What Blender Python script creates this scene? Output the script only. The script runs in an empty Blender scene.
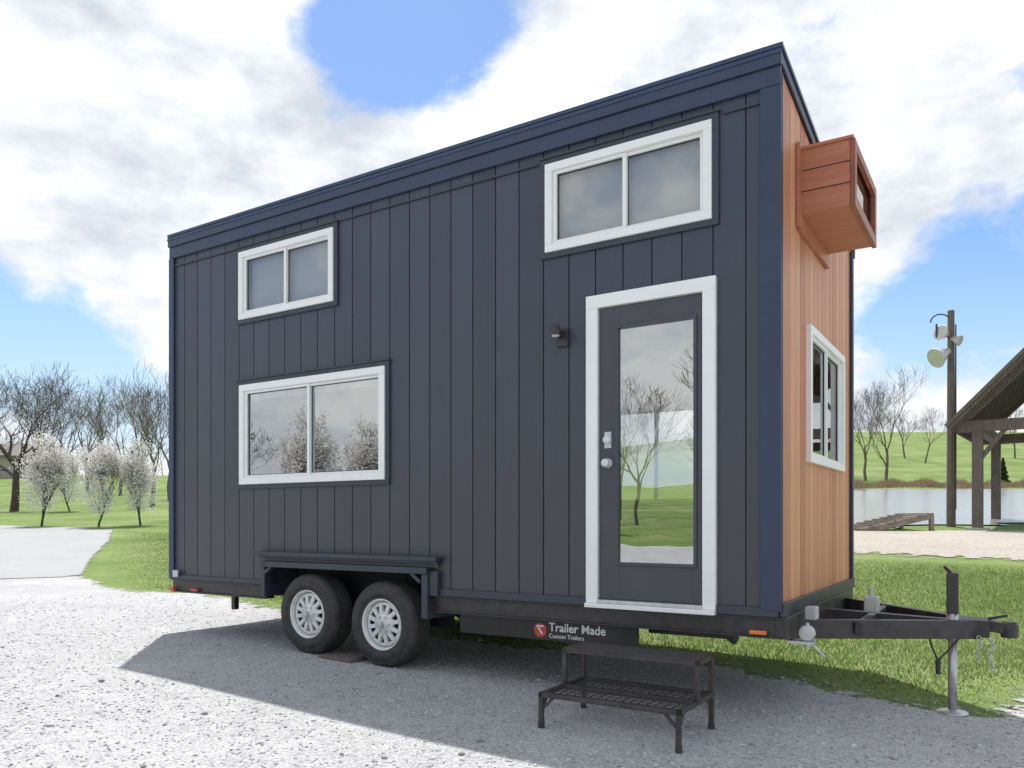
import bpy, bmesh, math, random
import numpy as np
from mathutils import Vector, Matrix, Quaternion
random.seed(7); rng=np.random.default_rng(7)
sc=bpy.context.scene
# ------------------------------------------------------------------ materials
def newmat(n):
    m=bpy.data.materials.new(n); m.use_nodes=True
    nt=m.node_tree; b=nt.nodes['Principled BSDF']; return m,nt,b
def N(nt,t,**k):
    n=nt.nodes.new(t)
    for a,v in k.items(): setattr(n,a,v)
    return n
def L(nt,a,b): nt.links.new(a,b)
def ramp(nt,stops):
    r=N(nt,'ShaderNodeValToRGB'); e=r.color_ramp.elements
    while len(e)<len(stops): e.new(.5)
    for i,(p,c) in enumerate(stops):
        e[i].position=p; e[i].color=(*c,1) if len(c)==3 else c
    return r
def math_(nt,op,a,b=None,c=None):
    n=N(nt,'ShaderNodeMath',operation=op)
    for i,v in enumerate((a,b,c)):
        if v is None: continue
        if isinstance(v,(int,float)): n.inputs[i].default_value=v
        else: L(nt,v,n.inputs[i])
    return n.outputs[0]
def noise(nt,vec,scale,detail=4,rough=.55):
    n=N(nt,'ShaderNodeTexNoise'); n.inputs['Scale'].default_value=scale
    n.inputs['Detail'].default_value=detail; n.inputs['Roughness'].default_value=rough
    if vec is not None: L(nt,vec,n.inputs['Vector'])
    return n
def simple(n,col,rough=.5,metal=0,var=.12,scale=8,bump=.0,bscale=60,stretch=None):
    m,nt,b=newmat(n)
    tc=N(nt,'ShaderNodeTexCoord'); vec=tc.outputs['Object']
    if stretch:
        mp=N(nt,'ShaderNodeMapping'); mp.inputs['Scale'].default_value=stretch; L(nt,vec,mp.inputs[0]); vec=mp.outputs[0]
    no=noise(nt,vec,scale,3)
    c=col
    r=ramp(nt,[(.3,tuple(x*(1-var) for x in c)),(.7,tuple(min(1,x*(1+var)) for x in c))])
    L(nt,no.outputs[0],r.inputs[0]); L(nt,r.outputs[0],b.inputs['Base Color'])
    rr=math_(nt,'MULTIPLY_ADD',no.outputs[0],.25,rough-.12); L(nt,rr,b.inputs['Roughness'])
    b.inputs['Metallic'].default_value=metal
    if bump:
        n2=noise(nt,vec,bscale,3); bp=N(nt,'ShaderNodeBump'); bp.inputs['Strength'].default_value=bump; bp.inputs['Distance'].default_value=.01
        L(nt,n2.outputs[0],bp.inputs['Height']); L(nt,bp.outputs[0],b.inputs['Normal'])
    return m
navy=simple('navy_trim_paint',(.032,.050,.098),.40,0,.14,3,.25,30)
casem=simple('siding_casing_paint',(.042,.048,.070),.42,0,.14,3,.25,30)
white=simple('white_vinyl',(.88,.88,.88),.4,0,.02)
black=simple('black_steel',(.042,.037,.040),.40,0,.35,12,.15,90)
steel=simple('step_steel',(.068,.058,.058),.5,.2,.35,20,.2,90)
galv=simple('galvanised_metal',(.55,.55,.56),.38,.75,.15,25)
rimm=simple('wheel_rim_paint',(.72,.72,.71),.35,.15,.1,20)
rubber=simple('tyre_rubber',(.05,.046,.045),.78,0,.35,15,.3,120)
dark=simple('dark_cavity',(.012,.012,.013),.8)
roofm=simple('roof_metal',(.038,.065,.13),.32,.3,.1,3)
cedtrim=simple('red_cedar_trim',(.30,.095,.055),.45,0,.3,6,.2,40,(1,1,1))
amber=simple('amber_lens',(.75,.22,.03),.25)
redm=simple('red_paint',(.6,.05,.03),.3)
whitep=simple('white_lettering',(.8,.8,.8),.5)
blindm=simple('roller_shade',(.50,.50,.50),.8,0,.03)
greyplastic=simple('grey_plastic',(.5,.5,.5),.5)
inw=simple('interior_wall',(.6,.59,.56),.7,0,.03)
woodfl=simple('interior_floor',(.3,.2,.12),.5,0,.3,4)
sofam=simple('sofa_fabric',(.08,.08,.09),.9)
concrete=simple('concrete',(.45,.43,.4),.85,0,.15,5,.3,50)
timber=simple('weathered_timber',(.15,.125,.11),.8,0,.3,4,.4,30,(6,6,1))
greyroof=simple('pavilion_roof',(.13,.115,.10),.7,0,.2,6)
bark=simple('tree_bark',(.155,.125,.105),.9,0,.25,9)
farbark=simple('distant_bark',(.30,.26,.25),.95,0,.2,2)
darkbark=simple('dark_bark',(.07,.055,.05),.9,0,.3,9)
floodm=simple('floodlight_housing',(.6,.6,.58),.45,.3,.1)

def siding_mat():
    m,nt,b=newmat('navy_siding'); tc=N(nt,'ShaderNodeTexCoord'); v=tc.outputs['Object']
    mp=N(nt,'ShaderNodeMapping'); mp.inputs['Scale'].default_value=(28,28,1.6); L(nt,v,mp.inputs[0])
    g=noise(nt,mp.outputs[0],2.2,5,.65)
    big=noise(nt,v,1.3,3)
    sx=N(nt,'ShaderNodeSeparateXYZ'); L(nt,v,sx.inputs[0])
    fl=math_(nt,'FLOOR',math_(nt,'DIVIDE',math_(nt,'ADD',sx.outputs[0],5.88),.203))
    wn=N(nt,'ShaderNodeTexWhiteNoise',noise_dimensions='1D'); L(nt,fl,wn.inputs['W'])
    s=math_(nt,'ADD',math_(nt,'MULTIPLY',g.outputs[0],.4),math_(nt,'ADD',math_(nt,'MULTIPLY',big.outputs[0],.35),math_(nt,'MULTIPLY',wn.outputs[0],.25)))
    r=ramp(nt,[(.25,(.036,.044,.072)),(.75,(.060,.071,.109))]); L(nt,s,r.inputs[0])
    dz=N(nt,'ShaderNodeMapRange'); dz.inputs[1].default_value=.6; dz.inputs[2].default_value=3.2; dz.inputs[3].default_value=.62; dz.inputs[4].default_value=0; L(nt,sx.outputs[2],dz.inputs[0])  # warm gravel bounce painted into the siding colour, with some dust, fading upward
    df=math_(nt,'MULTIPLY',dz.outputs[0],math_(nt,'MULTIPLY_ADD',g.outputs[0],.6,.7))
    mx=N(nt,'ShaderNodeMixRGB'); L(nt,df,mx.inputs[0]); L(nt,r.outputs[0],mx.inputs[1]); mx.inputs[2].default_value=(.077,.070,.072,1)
    L(nt,mx.outputs[0],b.inputs['Base Color'])
    L(nt,math_(nt,'MULTIPLY_ADD',g.outputs[0],.3,.25),b.inputs['Roughness'])
    bp=N(nt,'ShaderNodeBump'); bp.inputs['Strength'].default_value=.7; bp.inputs['Distance'].default_value=.004
    L(nt,g.outputs[0],bp.inputs['Height']); L(nt,bp.outputs[0],b.inputs['Normal']); return m
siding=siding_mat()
def cedar_mat(name,axis,w,cols,along=2):
    m,nt,b=newmat(name); tc=N(nt,'ShaderNodeTexCoord'); v=tc.outputs['Object']
    sx=N(nt,'ShaderNodeSeparateXYZ'); L(nt,v,sx.inputs[0])
    fl=math_(nt,'FLOOR',math_(nt,'DIVIDE',sx.outputs[axis],w))
    wn=N(nt,'ShaderNodeTexWhiteNoise',noise_dimensions='1D'); L(nt,fl,wn.inputs['W'])
    mp=N(nt,'ShaderNodeMapping'); s=[14,14,14]; s[along]=.9; mp.inputs['Scale'].default_value=s; L(nt,v,mp.inputs[0])
    ad=N(nt,'ShaderNodeVectorMath',operation='ADD'); L(nt,mp.outputs[0],ad.inputs[0]); L(nt,wn.outputs['Color'],ad.inputs[1])
    g=noise(nt,ad.outputs[0],2.5,5,.6); g.inputs['Distortion'].default_value=.6
    s_=math_(nt,'ADD',math_(nt,'MULTIPLY',g.outputs[0],.6),math_(nt,'MULTIPLY',wn.outputs[0],.4))
    r=ramp(nt,[(.2,cols[0]),(.5,cols[1]),(.8,cols[2])]); L(nt,s_,r.inputs[0]); L(nt,r.outputs[0],b.inputs['Base Color'])
    b.inputs['Roughness'].default_value=.48
    bp=N(nt,'ShaderNodeBump'); bp.inputs['Strength'].default_value=.25; bp.inputs['Distance'].default_value=.003
    L(nt,g.outputs[0],bp.inputs['Height']); L(nt,bp.outputs[0],b.inputs['Normal']); return m
cedar=cedar_mat('cedar_siding',1,.14,[(.42,.15,.075),(.58,.25,.135),(.68,.36,.22)])
cedarbox=cedar_mat('cedar_box_boards',2,.145,[(.38,.12,.065),(.50,.19,.11),(.62,.30,.19)],0)

def glass_mat(name,fac,tint):
    m=bpy.data.materials.new(name); m.use_nodes=True; nt=m.node_tree; nt.nodes.clear()
    o=N(nt,'ShaderNodeOutputMaterial'); t=N(nt,'ShaderNodeBsdfTransparent'); t.inputs[0].default_value=(*tint,1)
    g=N(nt,'ShaderNodeBsdfGlossy'); g.inputs['Roughness'].default_value=.0; g.inputs[0].default_value=(.9,.92,.92,1)
    tc=N(nt,'ShaderNodeTexCoord'); no=noise(nt,tc.outputs['Object'],2.2,2); bp=N(nt,'ShaderNodeBump'); bp.inputs['Strength'].default_value=.05; bp.inputs['Distance'].default_value=.02
    L(nt,no.outputs[0],bp.inputs['Height']); L(nt,bp.outputs[0],g.inputs['Normal'])
    mx=N(nt,'ShaderNodeMixShader'); mx.inputs[0].default_value=fac
    L(nt,t.outputs[0],mx.inputs[1]); L(nt,g.outputs[0],mx.inputs[2]); L(nt,mx.outputs[0],o.inputs[0]); return m
glass=glass_mat('window_glass',.5,(.75,.78,.78))
glassu=glass_mat('upper_window_glass',.15,(.84,.85,.86))

# ground materials
def grass_mat():
    m,nt,b=newmat('lawn_grass'); g=N(nt,'ShaderNodeNewGeometry'); v=g.outputs['Position']
    n1=noise(nt,v,.35,4); n2=noise(nt,v,6,4,.7); n3=noise(nt,v,45,2,.7)
    s=math_(nt,'ADD',math_(nt,'MULTIPLY',n1.outputs[0],.5),math_(nt,'ADD',math_(nt,'MULTIPLY',n2.outputs[0],.3),math_(nt,'MULTIPLY',n3.outputs[0],.2)))
    r=ramp(nt,[(.36,(.10,.155,.038)),(.5,(.165,.235,.065)),(.64,(.27,.30,.13))]); L(nt,s,r.inputs[0]); L(nt,r.outputs[0],b.inputs['Base Color'])
    b.inputs['Roughness'].default_value=.9; b.inputs['Specular IOR Level'].default_value=.2
    bp=N(nt,'ShaderNodeBump'); bp.inputs['Strength'].default_value=.5; bp.inputs['Distance'].default_value=.04
    L(nt,n3.outputs[0],bp.inputs['Height']); L(nt,bp.outputs[0],b.inputs['Normal']); return m
grass=grass_mat()
def blade_mat():
    m,nt,b=newmat('grass_blades'); g=N(nt,'ShaderNodeNewGeometry')
    r=ramp(nt,[(0,(.12,.18,.045)),(.6,(.21,.28,.085)),(1,(.38,.37,.20))]); n1=noise(nt,g.outputs['Position'],1.1,3)
    L(nt,math_(nt,'ADD',math_(nt,'MULTIPLY',g.outputs['Random Per Island'],.6),math_(nt,'MULTIPLY',n1.outputs[0],.45)),r.inputs[0]); L(nt,r.outputs[0],b.inputs['Base Color'])
    b.inputs['Roughness'].default_value=.7; b.inputs['Specular IOR Level'].default_value=.2
    tl=N(nt,'ShaderNodeBsdfTranslucent'); L(nt,r.outputs[0],tl.inputs[0]); mx=N(nt,'ShaderNodeMixShader'); mx.inputs[0].default_value=.35
    L(nt,b.outputs[0],mx.inputs[1]); L(nt,tl.outputs[0],mx.inputs[2]); L(nt,mx.outputs[0],nt.nodes['Material Output'].inputs[0]); return m
blades=blade_mat()
def sheet_mat(name,cols,stone,edge_noise,bumpd,bs=1.0):
    m,nt,b=newmat(name); g=N(nt,'ShaderNodeNewGeometry'); v=g.outputs['Position']
    vo=N(nt,'ShaderNodeTexVoronoi'); vo.inputs['Scale'].default_value=stone; L(nt,v,vo.inputs['Vector'])
    big=noise(nt,v,.6,4,.6); mid=noise(nt,v,9,5,.75)
    sp=N(nt,'ShaderNodeSeparateColor'); L(nt,vo.outputs['Color'],sp.inputs[0])
    s=math_(nt,'ADD',math_(nt,'MULTIPLY',sp.outputs[0],.30),math_(nt,'ADD',math_(nt,'MULTIPLY',big.outputs[0],.34),math_(nt,'MULTIPLY',mid.outputs[0],.36)))
    r=ramp(nt,[(.30,cols[0]),(.5,cols[1]),(.70,cols[2])]); L(nt,s,r.inputs[0])
    L(nt,r.outputs[0],b.inputs['Base Color']); b.inputs['Roughness'].default_value=.92; b.inputs['Specular IOR Level'].default_value=.25
    hh=math_(nt,'ADD',math_(nt,'MULTIPLY',vo.outputs['Distance'],-1.0),math_(nt,'MULTIPLY',mid.outputs[0],2.2))
    bp=N(nt,'ShaderNodeBump'); bp.inputs['Strength'].default_value=bs; bp.inputs['Distance'].default_value=bumpd
    L(nt,hh,bp.inputs['Height']); L(nt,bp.outputs[0],b.inputs['Normal'])
    at=N(nt,'ShaderNodeAttribute',attribute_name='edge'); en=noise(nt,v,3.5,5,.75)
    e=math_(nt,'ADD',at.outputs['Fac'],math_(nt,'MULTIPLY',math_(nt,'SUBTRACT',en.outputs[0],.5),edge_noise))
    mr=N(nt,'ShaderNodeMapRange'); mr.inputs[1].default_value=-.03; mr.inputs[2].default_value=.05; L(nt,e,mr.inputs[0])
    tr=N(nt,'ShaderNodeBsdfTransparent'); mx=N(nt,'ShaderNodeMixShader'); o=nt.nodes['Material Output']
    L(nt,mr.outputs[0],mx.inputs[0]); L(nt,tr.outputs[0],mx.inputs[1]); L(nt,b.outputs[0],mx.inputs[2]); L(nt,mx.outputs[0],o.inputs[0])
    return m
gravelm=sheet_mat('crushed_gravel',[(.33,.325,.33),(.52,.515,.515),(.68,.67,.66)],85,1.1,.014,.85)
roadm=sheet_mat('worn_asphalt',[(.31,.31,.315),(.37,.37,.37),(.43,.425,.42)],90,.25,.004,.5)
dirtm=sheet_mat('bare_dirt',[(.36,.32,.26),(.48,.43,.37),(.58,.53,.47)],30,2.4,.02)
def water_mat():
    m,nt,b=newmat('pond_water'); b.inputs['Base Color'].default_value=(.34,.33,.33,1); b.inputs['Roughness'].default_value=.15
    g=N(nt,'ShaderNodeNewGeometry'); mp=N(nt,'ShaderNodeMapping'); mp.inputs['Scale'].default_value=(1,3,1); L(nt,g.outputs['Position'],mp.inputs[0])
    n=noise(nt,mp.outputs[0],1.5,4); bp=N(nt,'ShaderNodeBump'); bp.inputs['Strength'].default_value=.3; bp.inputs['Distance'].default_value=.06
    L(nt,n.outputs[0],bp.inputs['Height']); L(nt,bp.outputs[0],b.inputs['Normal']); return m
water=water_mat()
# ------------------------------------------------------------------ terrain
CX,CY=1.589,4.69; ca,sa=.8454,.5342
def toworld(x,y): return CX+x*ca+y*sa, CY-x*sa+y*ca
def sm(a,b,x): t=np.clip((x-a)/(b-a),0,1); return t*t*(3-2*t)
LD=[0,9,13,16,20,28,40,60,90,130,400,900]; LZ=[0,0,.1,.25,.5,.93,1.6,3.3,6.3,8,9,9]
RD=[0,8,12,17,22,52,60,120,160,400,900];   RZ=[0,.02,.35,.75,.90,3.2,3.9,14.6,17,15,15]
def H(X,Y):
    X=np.asarray(X,float); Y=np.asarray(Y,float); R=np.sqrt(X*X+Y*Y)+1e-6
    D=np.maximum(Y,.8*R); w=sm(-.2,.35,X/R)
    z=np.interp(D,LD,LZ)*(1-w)+np.interp(D,RD,RZ)*w
    lx=(X-CX)*ca-(Y-CY)*sa
    z=z-.028*(np.clip(lx,-8,3)+3.3)*(1-sm(9,16,R))
    z=z+.012*np.sin(X*1.3+Y*.7)*np.sin(Y*1.1-X*.4)*(sm(2,4,R))*(1-sm(30,60,R))
    return z
def h(x,y): return float(H(x,y))
cs=[0.]; st=.12
while cs[-1]<700:
    if cs[-1]>10: st*=1.06
    cs.append(cs[-1]+st)
ax=np.array([-c for c in cs[:0:-1]]+cs); GX,GY=np.meshgrid(ax,ax,indexing='ij'); n=len(ax)
GZ=H(GX,GY)
idx=np.arange(n*n).reshape(n,n)
quads=np.stack([idx[:-1,:-1],idx[1:,:-1],idx[1:,1:],idx[:-1,1:]],-1).reshape(-1,4)
allv=np.stack([GX,GY,GZ],-1).reshape(-1,3)
def mesh_np(name,v,f,mat,smooth=False,parent=None):
    me=bpy.data.meshes.new(name); v=np.asarray(v,np.float32); f=np.asarray(f,np.int32); k=f.shape[1]
    me.vertices.add(len(v)); me.vertices.foreach_set('co',v.ravel())
    me.loops.add(f.size); me.loops.foreach_set('vertex_index',f.ravel())
    me.polygons.add(len(f)); me.polygons.foreach_set('loop_start',np.arange(0,f.size,k,dtype=np.int32))
    me.polygons.foreach_set('loop_total',np.full(len(f),k,np.int32))
    if smooth: me.polygons.foreach_set('use_smooth',np.ones(len(f),bool))
    me.update(calc_edges=True); me.materials.append(mat)
    o=bpy.data.objects.new(name,me); sc.collection.objects.link(o)
    if parent: o.parent=parent
    return o
mesh_np('ground',allv,quads,grass,True)
def sdist(P,poly):
    poly=np.array(poly,float); d=np.full(len(P),1e9); ins=np.zeros(len(P),bool)
    for i in range(len(poly)):
        a=poly[i]; b=poly[(i+1)%len(poly)]; ab=b-a; t=np.clip(((P-a)@ab)/(ab@ab),0,1)
        q=a+t[:,None]*ab; d=np.minimum(d,np.hypot(*(P-q).T))
        c=((a[1]>P[:,1])!=(b[1]>P[:,1])); xx=a[0]+(P[:,1]-a[1])*(b[0]-a[0])/((b[1]-a[1]) if b[1]!=a[1] else 1e-9)
        ins^=(c&(P[:,0]<xx))
    return np.where(ins,d,-d)
def sheet(name,poly,off,mat,margin=.7):
    d=sdist(allv[:,:2],poly); keep=(d[quads]>-margin).all(1)
    q=quads[keep]; u,inv=np.unique(q,return_inverse=True); v=allv[u].copy(); v[:,2]+=off
    o=mesh_np(name,v,inv.reshape(-1,4),mat,True)
    a=o.data.attributes.new('edge','FLOAT','POINT'); a.data.foreach_set('value',d[u].astype(np.float32)); return o
GP=[(-5.6,11.5),(-4.4,11.0),(-3.3,9.9),(-2,8.7),(-.6,7.7),(.6,7.1),(1.7,6.6),(2.5,5.65),(3.1,5.2),(3.6,5.5),(4.3,6.1),(6.5,7.3),(12,8),(15,-2),(6,-14),(-12,-14),(-26,0),(-26,12),(-19,17),(-12,17),(-9.1,16.5),(-7.9,14.3)]
RP=[(-7.7,14.1),(-9.1,17),(-11,21.5),(-13.4,26.5),(-18,28.5),(-42,31),(-42,24),(-25,19),(-18,13),(-12,12.6)]
sheet('gravel_driveway',GP,.012,gravelm)
sheet('asphalt_road',RP,.022,roadm,.5)
sheet('dirt_patch',[(5.5,15),(9,13.6),(12,14.5),(20,15),(22,21),(12,21.4),(8,21.2)],.015,dirtm,1.2)
PP=[(9.0,24.5),(11,22.6),(14,23.3),(20,25),(36,30),(44,46),(34,53),(24,53),(18,48),(12,32)]
sheet('pond',PP,.04,water,.2)
# grass blades
def scatter_grass(name,poly,cnt,hmin,hmax,wd,fade=None):
    poly=np.array(poly); lo=poly.min(0); hi=poly.max(0)
    P=rng.uniform(lo,hi,(cnt*3,2)); P=P[sdist(P,poly)>0]
    nz=np.sin(P[:,0]*2.3+1)*np.sin(P[:,1]*2.9)*.18+np.sin(P[:,0]*7.1)*np.sin(P[:,1]*6.3+2)*.12
    g=sdist(P,GP); P=P[(g+nz<-.02)&(sdist(P,RP)<-.05)][:cnt]
    k=len(P); z=H(P[:,0],P[:,1]); a=rng.uniform(0,6.28,k); hh=rng.uniform(hmin,hmax,k); w=wd*rng.uniform(.6,1.3,k)
    e=sdist(P,poly); hh*=np.clip(e/1.2,.15,1)
    g=-sdist(P,GP); hh*=np.clip(g/.6,.35,1)
    dx=np.cos(a)*w; dy=np.sin(a)*w; lx=rng.normal(0,.5,k)*hh; ly=rng.normal(0,.5,k)*hh
    v=np.empty((k,3,3)); v[:,0]=np.stack([P[:,0]-dx,P[:,1]-dy,z],-1); v[:,1]=np.stack([P[:,0]+dx,P[:,1]+dy,z],-1); v[:,2]=np.stack([P[:,0]+lx,P[:,1]+ly,z+hh],-1)
    return mesh_np(name,v.reshape(-1,3),np.arange(k*3).reshape(-1,3),blades)
scatter_grass('grass',[(-.8,7.0),(3,4.9),(5.5,6),(9,7.5),(11,12),(6,14),(3,11),(-2,12),(-4,11)],95000,.02,.055,.005)
scatter_grass('grass',[(-5.4,10.5),(-2,8.5),(-2,13),(-6,24),(-13,26),(-8,15.5)],36000,.015,.035,.008)
# loose stones
def stones(cnt):
    base=bmesh.new(); bmesh.ops.create_icosphere(base,subdivisions=1,radius=1)
    bv=np.array([v.co[:] for v in base.verts]); bf=np.array([[v.index for v in f.verts] for f in base.faces]); base.free()
    t=rng.uniform(0,1,cnt); Y=2.0+9*t**1.6; X=Y*rng.uniform(-.75,.75,cnt); P=np.stack([X,Y],-1)
    P=P[sdist(P,GP)>-.25]; k=len(P); s=rng.uniform(.003,.009,k)*np.where(rng.random(k)<.03,1.8,1); z=H(P[:,0],P[:,1])+.012
    sc3=np.stack([s*rng.uniform(.7,1.5,k),s*rng.uniform(.7,1.5,k),s*rng.uniform(.5,.9,k)],-1)
    j=rng.uniform(.75,1.25,(k,len(bv),3)); v=bv[None]*j*sc3[:,None,:]
    v+=np.stack([P[:,0],P[:,1],z+sc3[:,2]*.3],-1)[:,None,:]
    f=bf[None]+(np.arange(k)*len(bv))[:,None,None]
    m,nt,b=newmat('loose_stone'); g=N(nt,'ShaderNodeNewGeometry'); r=ramp(nt,[(0,(.22,.22,.22)),(.5,(.46,.455,.455)),(1,(.66,.65,.64))]); L(nt,g.outputs['Random Per Island'],r.inputs[0]); L(nt,r.outputs[0],b.inputs['Base Color']); b.inputs['Roughness'].default_value=.9
    mesh_np('gravel_stones',v.reshape(-1,3),f.reshape(-1,3),m)
stones(24000)
# ------------------------------------------------------------------ mesh helpers
def empty(name,loc=(0,0,0),rot=0):
    e=bpy.data.objects.new(name,None); e.location=loc; e.rotation_euler=(0,0,rot); e.empty_display_size=.3; sc.collection.objects.link(e); return e
def side(a,z,d): return (a,-d,z)
def front(a,z,d): return (d,a,z)
def back(a,z,d): return (a,2.5+d,z)
def rear(a,z,d): return (-5.88-d,a,z)
def plain(a,z,d): return (a,d,z)
class MB:
    def __init__(s): s.v=[]; s.f=[]
    def box(s,a0,a1,z0,z1,d0,d1,mp=plain,zt=None):
        t0,t1=(zt(a0),zt(a1)) if zt else (z1,z1)
        i=len(s.v)
        for d in (d0,d1):
            s.v+= [mp(a0,z0,d),mp(a1,z0,d),mp(a1,t1,d),mp(a0,t0,d)]
        s.f+=[(i,i+1,i+2,i+3),(i+7,i+6,i+5,i+4),(i,i+4,i+5,i+1),(i+1,i+5,i+6,i+2),(i+2,i+6,i+7,i+3),(i+3,i+7,i+4,i)]
    def tube(s,p0,p1,r0,r1=None,k=10,caps=True):
        r1=r0 if r1 is None else r1; p0=Vector(p0); p1=Vector(p1); ax_=(p1-p0).normalized()
        u=ax_.orthogonal().normalized(); w=ax_.cross(u); i=len(s.v)
        for p,r in ((p0,r0),(p1,r1)):
            for j in range(k):
                a=2*math.pi*j/k; q=p+(u*math.cos(a)+w*math.sin(a))*r; s.v.append(tuple(q))
        for j in range(k): s.f.append((i+j,i+(j+1)%k,i+k+(j+1)%k,i+k+j))
        if caps: s.f.append(tuple(range(i+k-1,i-1,-1))); s.f.append(tuple(range(i+k,i+2*k)))
    def beam(s,p0,p1,w,hh):
        p0=Vector(p0); p1=Vector(p1); a=(p1-p0).normalized(); up=Vector((0,0,1))
        if abs(a.z)>.95: up=Vector((0,1,0))
        x=a.cross(up).normalized(); u=x.cross(a); i=len(s.v)
        for p in (p0,p1):
            for sx_,su in ((-1,-1),(1,-1),(1,1),(-1,1)): s.v.append(tuple(p+x*sx_*w/2+u*su*hh/2))
        s.f+=[(i,i+1,i+2,i+3),(i+7,i+6,i+5,i+4),(i,i+4,i+5,i+1),(i+1,i+5,i+6,i+2),(i+2,i+6,i+7,i+3),(i+3,i+7,i+4,i)]
    def lathe(s,prof,c,axis='Y',k=48):
        i=len(s.v); c=Vector(c); m=len(prof)
        for j in range(k):
            a=2*math.pi*j/k
            for (r,t) in prof:
                if axis=='Y': q=(r*math.cos(a),t,r*math.sin(a))
                elif axis=='Z': q=(r*math.cos(a),r*math.sin(a),t)
                else: q=(t,r*math.cos(a),r*math.sin(a))
                s.v.append(tuple(c+Vector(q)))
        for j in range(k):
            for q in range(m-1):
                s.f.append((i+j*m+q,i+((j+1)%k)*m+q,i+((j+1)%k)*m+q+1,i+j*m+q+1))
    def obj(s,name,mat,parent=None,bevel=0,smooth=False):
        me=bpy.data.meshes.new(name); me.from_pydata(s.v,[],s.f); bm=bmesh.new(); bm.from_mesh(me)
        bmesh.ops.recalc_face_normals(bm,faces=bm.faces); bm.to_mesh(me); bm.free()
        me.materials.append(mat); o=bpy.data.objects.new(name,me); sc.collection.objects.link(o)
        if parent: o.parent=parent
        if smooth:
            for p in me.polygons: p.use_smooth=True
        if bevel:
            b=o.modifiers.new('b','BEVEL'); b.width=bevel; b.segments=2; b.limit_method='ANGLE'; b.angle_limit=math.radians(40)
        return o
def B(name,par,a0,a1,z0,z1,d0,d1,mat,mp=plain,bevel=.003,zt=None):
    m=MB(); m.box(a0,a1,z0,z1,d0,d1,mp,zt); return m.obj(name,mat,par,bevel)
# ------------------------------------------------------------------ tiny house
ang=-math.atan2(sa,ca)
TH=empty('tiny_house_on_trailer',(CX,CY,0),ang)
def wall(name,mp,a0,a1,z0,ztop,opens,pitch,gap,mat,backmat,face=0.014,th=.1,ztf=None):
    zt=ztf or (lambda a:ztop)
    bo=MB(); bk=MB()
    def cells(mb,A,B_,d0,d1):
        brk=sorted({A,B_}|{q for o in opens for q in o[:2] if A<q<B_})
        for p,q in zip(brk[:-1],brk[1:]):
            mid=(p+q)/2; iv=sorted([(o[2],o[3]) for o in opens if o[0]<mid<o[1]])
            z=z0
            for (u,v) in iv:
                if u>z: mb.box(p,q,z,u,d0,d1,mp)
                z=max(z,v)
            mb.box(p,q,z,None,d0,d1,mp,zt)
    cells(bk,a0,a1,-th,-face)
    x=a0
    while x<a1-1e-4:
        e=min(x+pitch,a1); cells(bo,x+gap/2,e-gap/2,-face,0); x=e
    bk.obj(name+'_backing',backmat,TH); bo.obj(name+'_boards',mat,TH)
zr=lambda y: 3.89-.142*y
O_side=[(-4.80,-3.68,3.06,3.60),(-4.78,-3.12,1.55,2.37),(-1.55,-.44,3.09,3.625),(-1.20,-.43,.62,2.63),(-4.45,-2.66,.5,.80)]
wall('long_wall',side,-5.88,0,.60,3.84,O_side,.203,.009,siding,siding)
wall('front_wall',front,0.004,2.5,.66,3.9,[(.78,1.99,1.61,2.46)],.14,.008,cedar,cedtrim,ztf=zr)
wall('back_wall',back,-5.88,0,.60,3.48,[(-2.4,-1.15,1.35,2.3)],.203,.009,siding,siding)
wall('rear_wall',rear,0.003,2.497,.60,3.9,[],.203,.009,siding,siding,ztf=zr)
# inner linings
m=MB(); m.box(-5.7,-.12,.604,.64,.37,2.39); m.box(-2.60,-.12,.604,.64,.11,.37); m.obj('interior_floor',woodfl,TH)
B('loft_floor',TH,-5.7,-.12,2.72,2.80,.11,2.39,inw)
B('interior_partition',TH,-2.9,-2.85,.64,2.72,.365,2.38,inw)
B('interior_lining_front',TH,-.125,-.105,.64,1.55,.11,2.39,inw)
B('sofa_base',TH,-2.5,-1.0,.64,.98,1.7,2.35,sofam,bevel=.04)
B('sofa_back',TH,-2.5,-1.0,.98,1.28,2.2,2.37,sofam,bevel=.05)
gm=simple('green_cushion',(.12,.4,.25),.9,0,.5,25)
B('cushion',TH,-2.2,-1.6,.99,1.2,1.8,2.15,gm,bevel=.06)
B('counter',TH,-1.0,-.2,.64,1.45,1.9,2.38,simple('counter_paint',(.12,.12,.13),.5))
# roof
def zroof(y): return 3.965-.142*(y)
m=MB(); 
def rb(a0,a1,y0,y1,t0,t1,mb):
    i=len(mb.v)
    for y in (y0,y1):
        mb.v+=[(a0,y,zroof(y)+t0),(a1,y,zroof(y)+t0),(a1,y,zroof(y)+t1),(a0,y,zroof(y)+t1)]
    mb.f+=[(i,i+1,i+2,i+3),(i+7,i+6,i+5,i+4),(i,i+4,i+5,i+1),(i+1,i+5,i+6,i+2),(i+2,i+6,i+7,i+3),(i+3,i+7,i+4,i)]
rb(-5.89,.032,-.045,2.56,0,.028,m); m.obj('roof_sheet',roofm,TH,.004)
m=MB(); rb(.003,.020,-.024,2.53,-.07,-.002,m); rb(-5.898,-5.883,-.024,2.53,-.07,-.002,m); m.obj('roof_rake_trim',navy,TH,.003)
B('roof_fascia',TH,-5.885,.022,3.875,3.968,-.042,-.004,navy)
B('roof_drip_edge',TH,-5.89,.028,3.938,3.956,-.048,-.041,roofm,bevel=.002)
B('frieze_board',TH,-5.883,.016,3.765,3.873,-.026,-.003,navy)
B('back_fascia',TH,-5.88,.03,3.44,3.60,2.503,2.54,navy)
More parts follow.
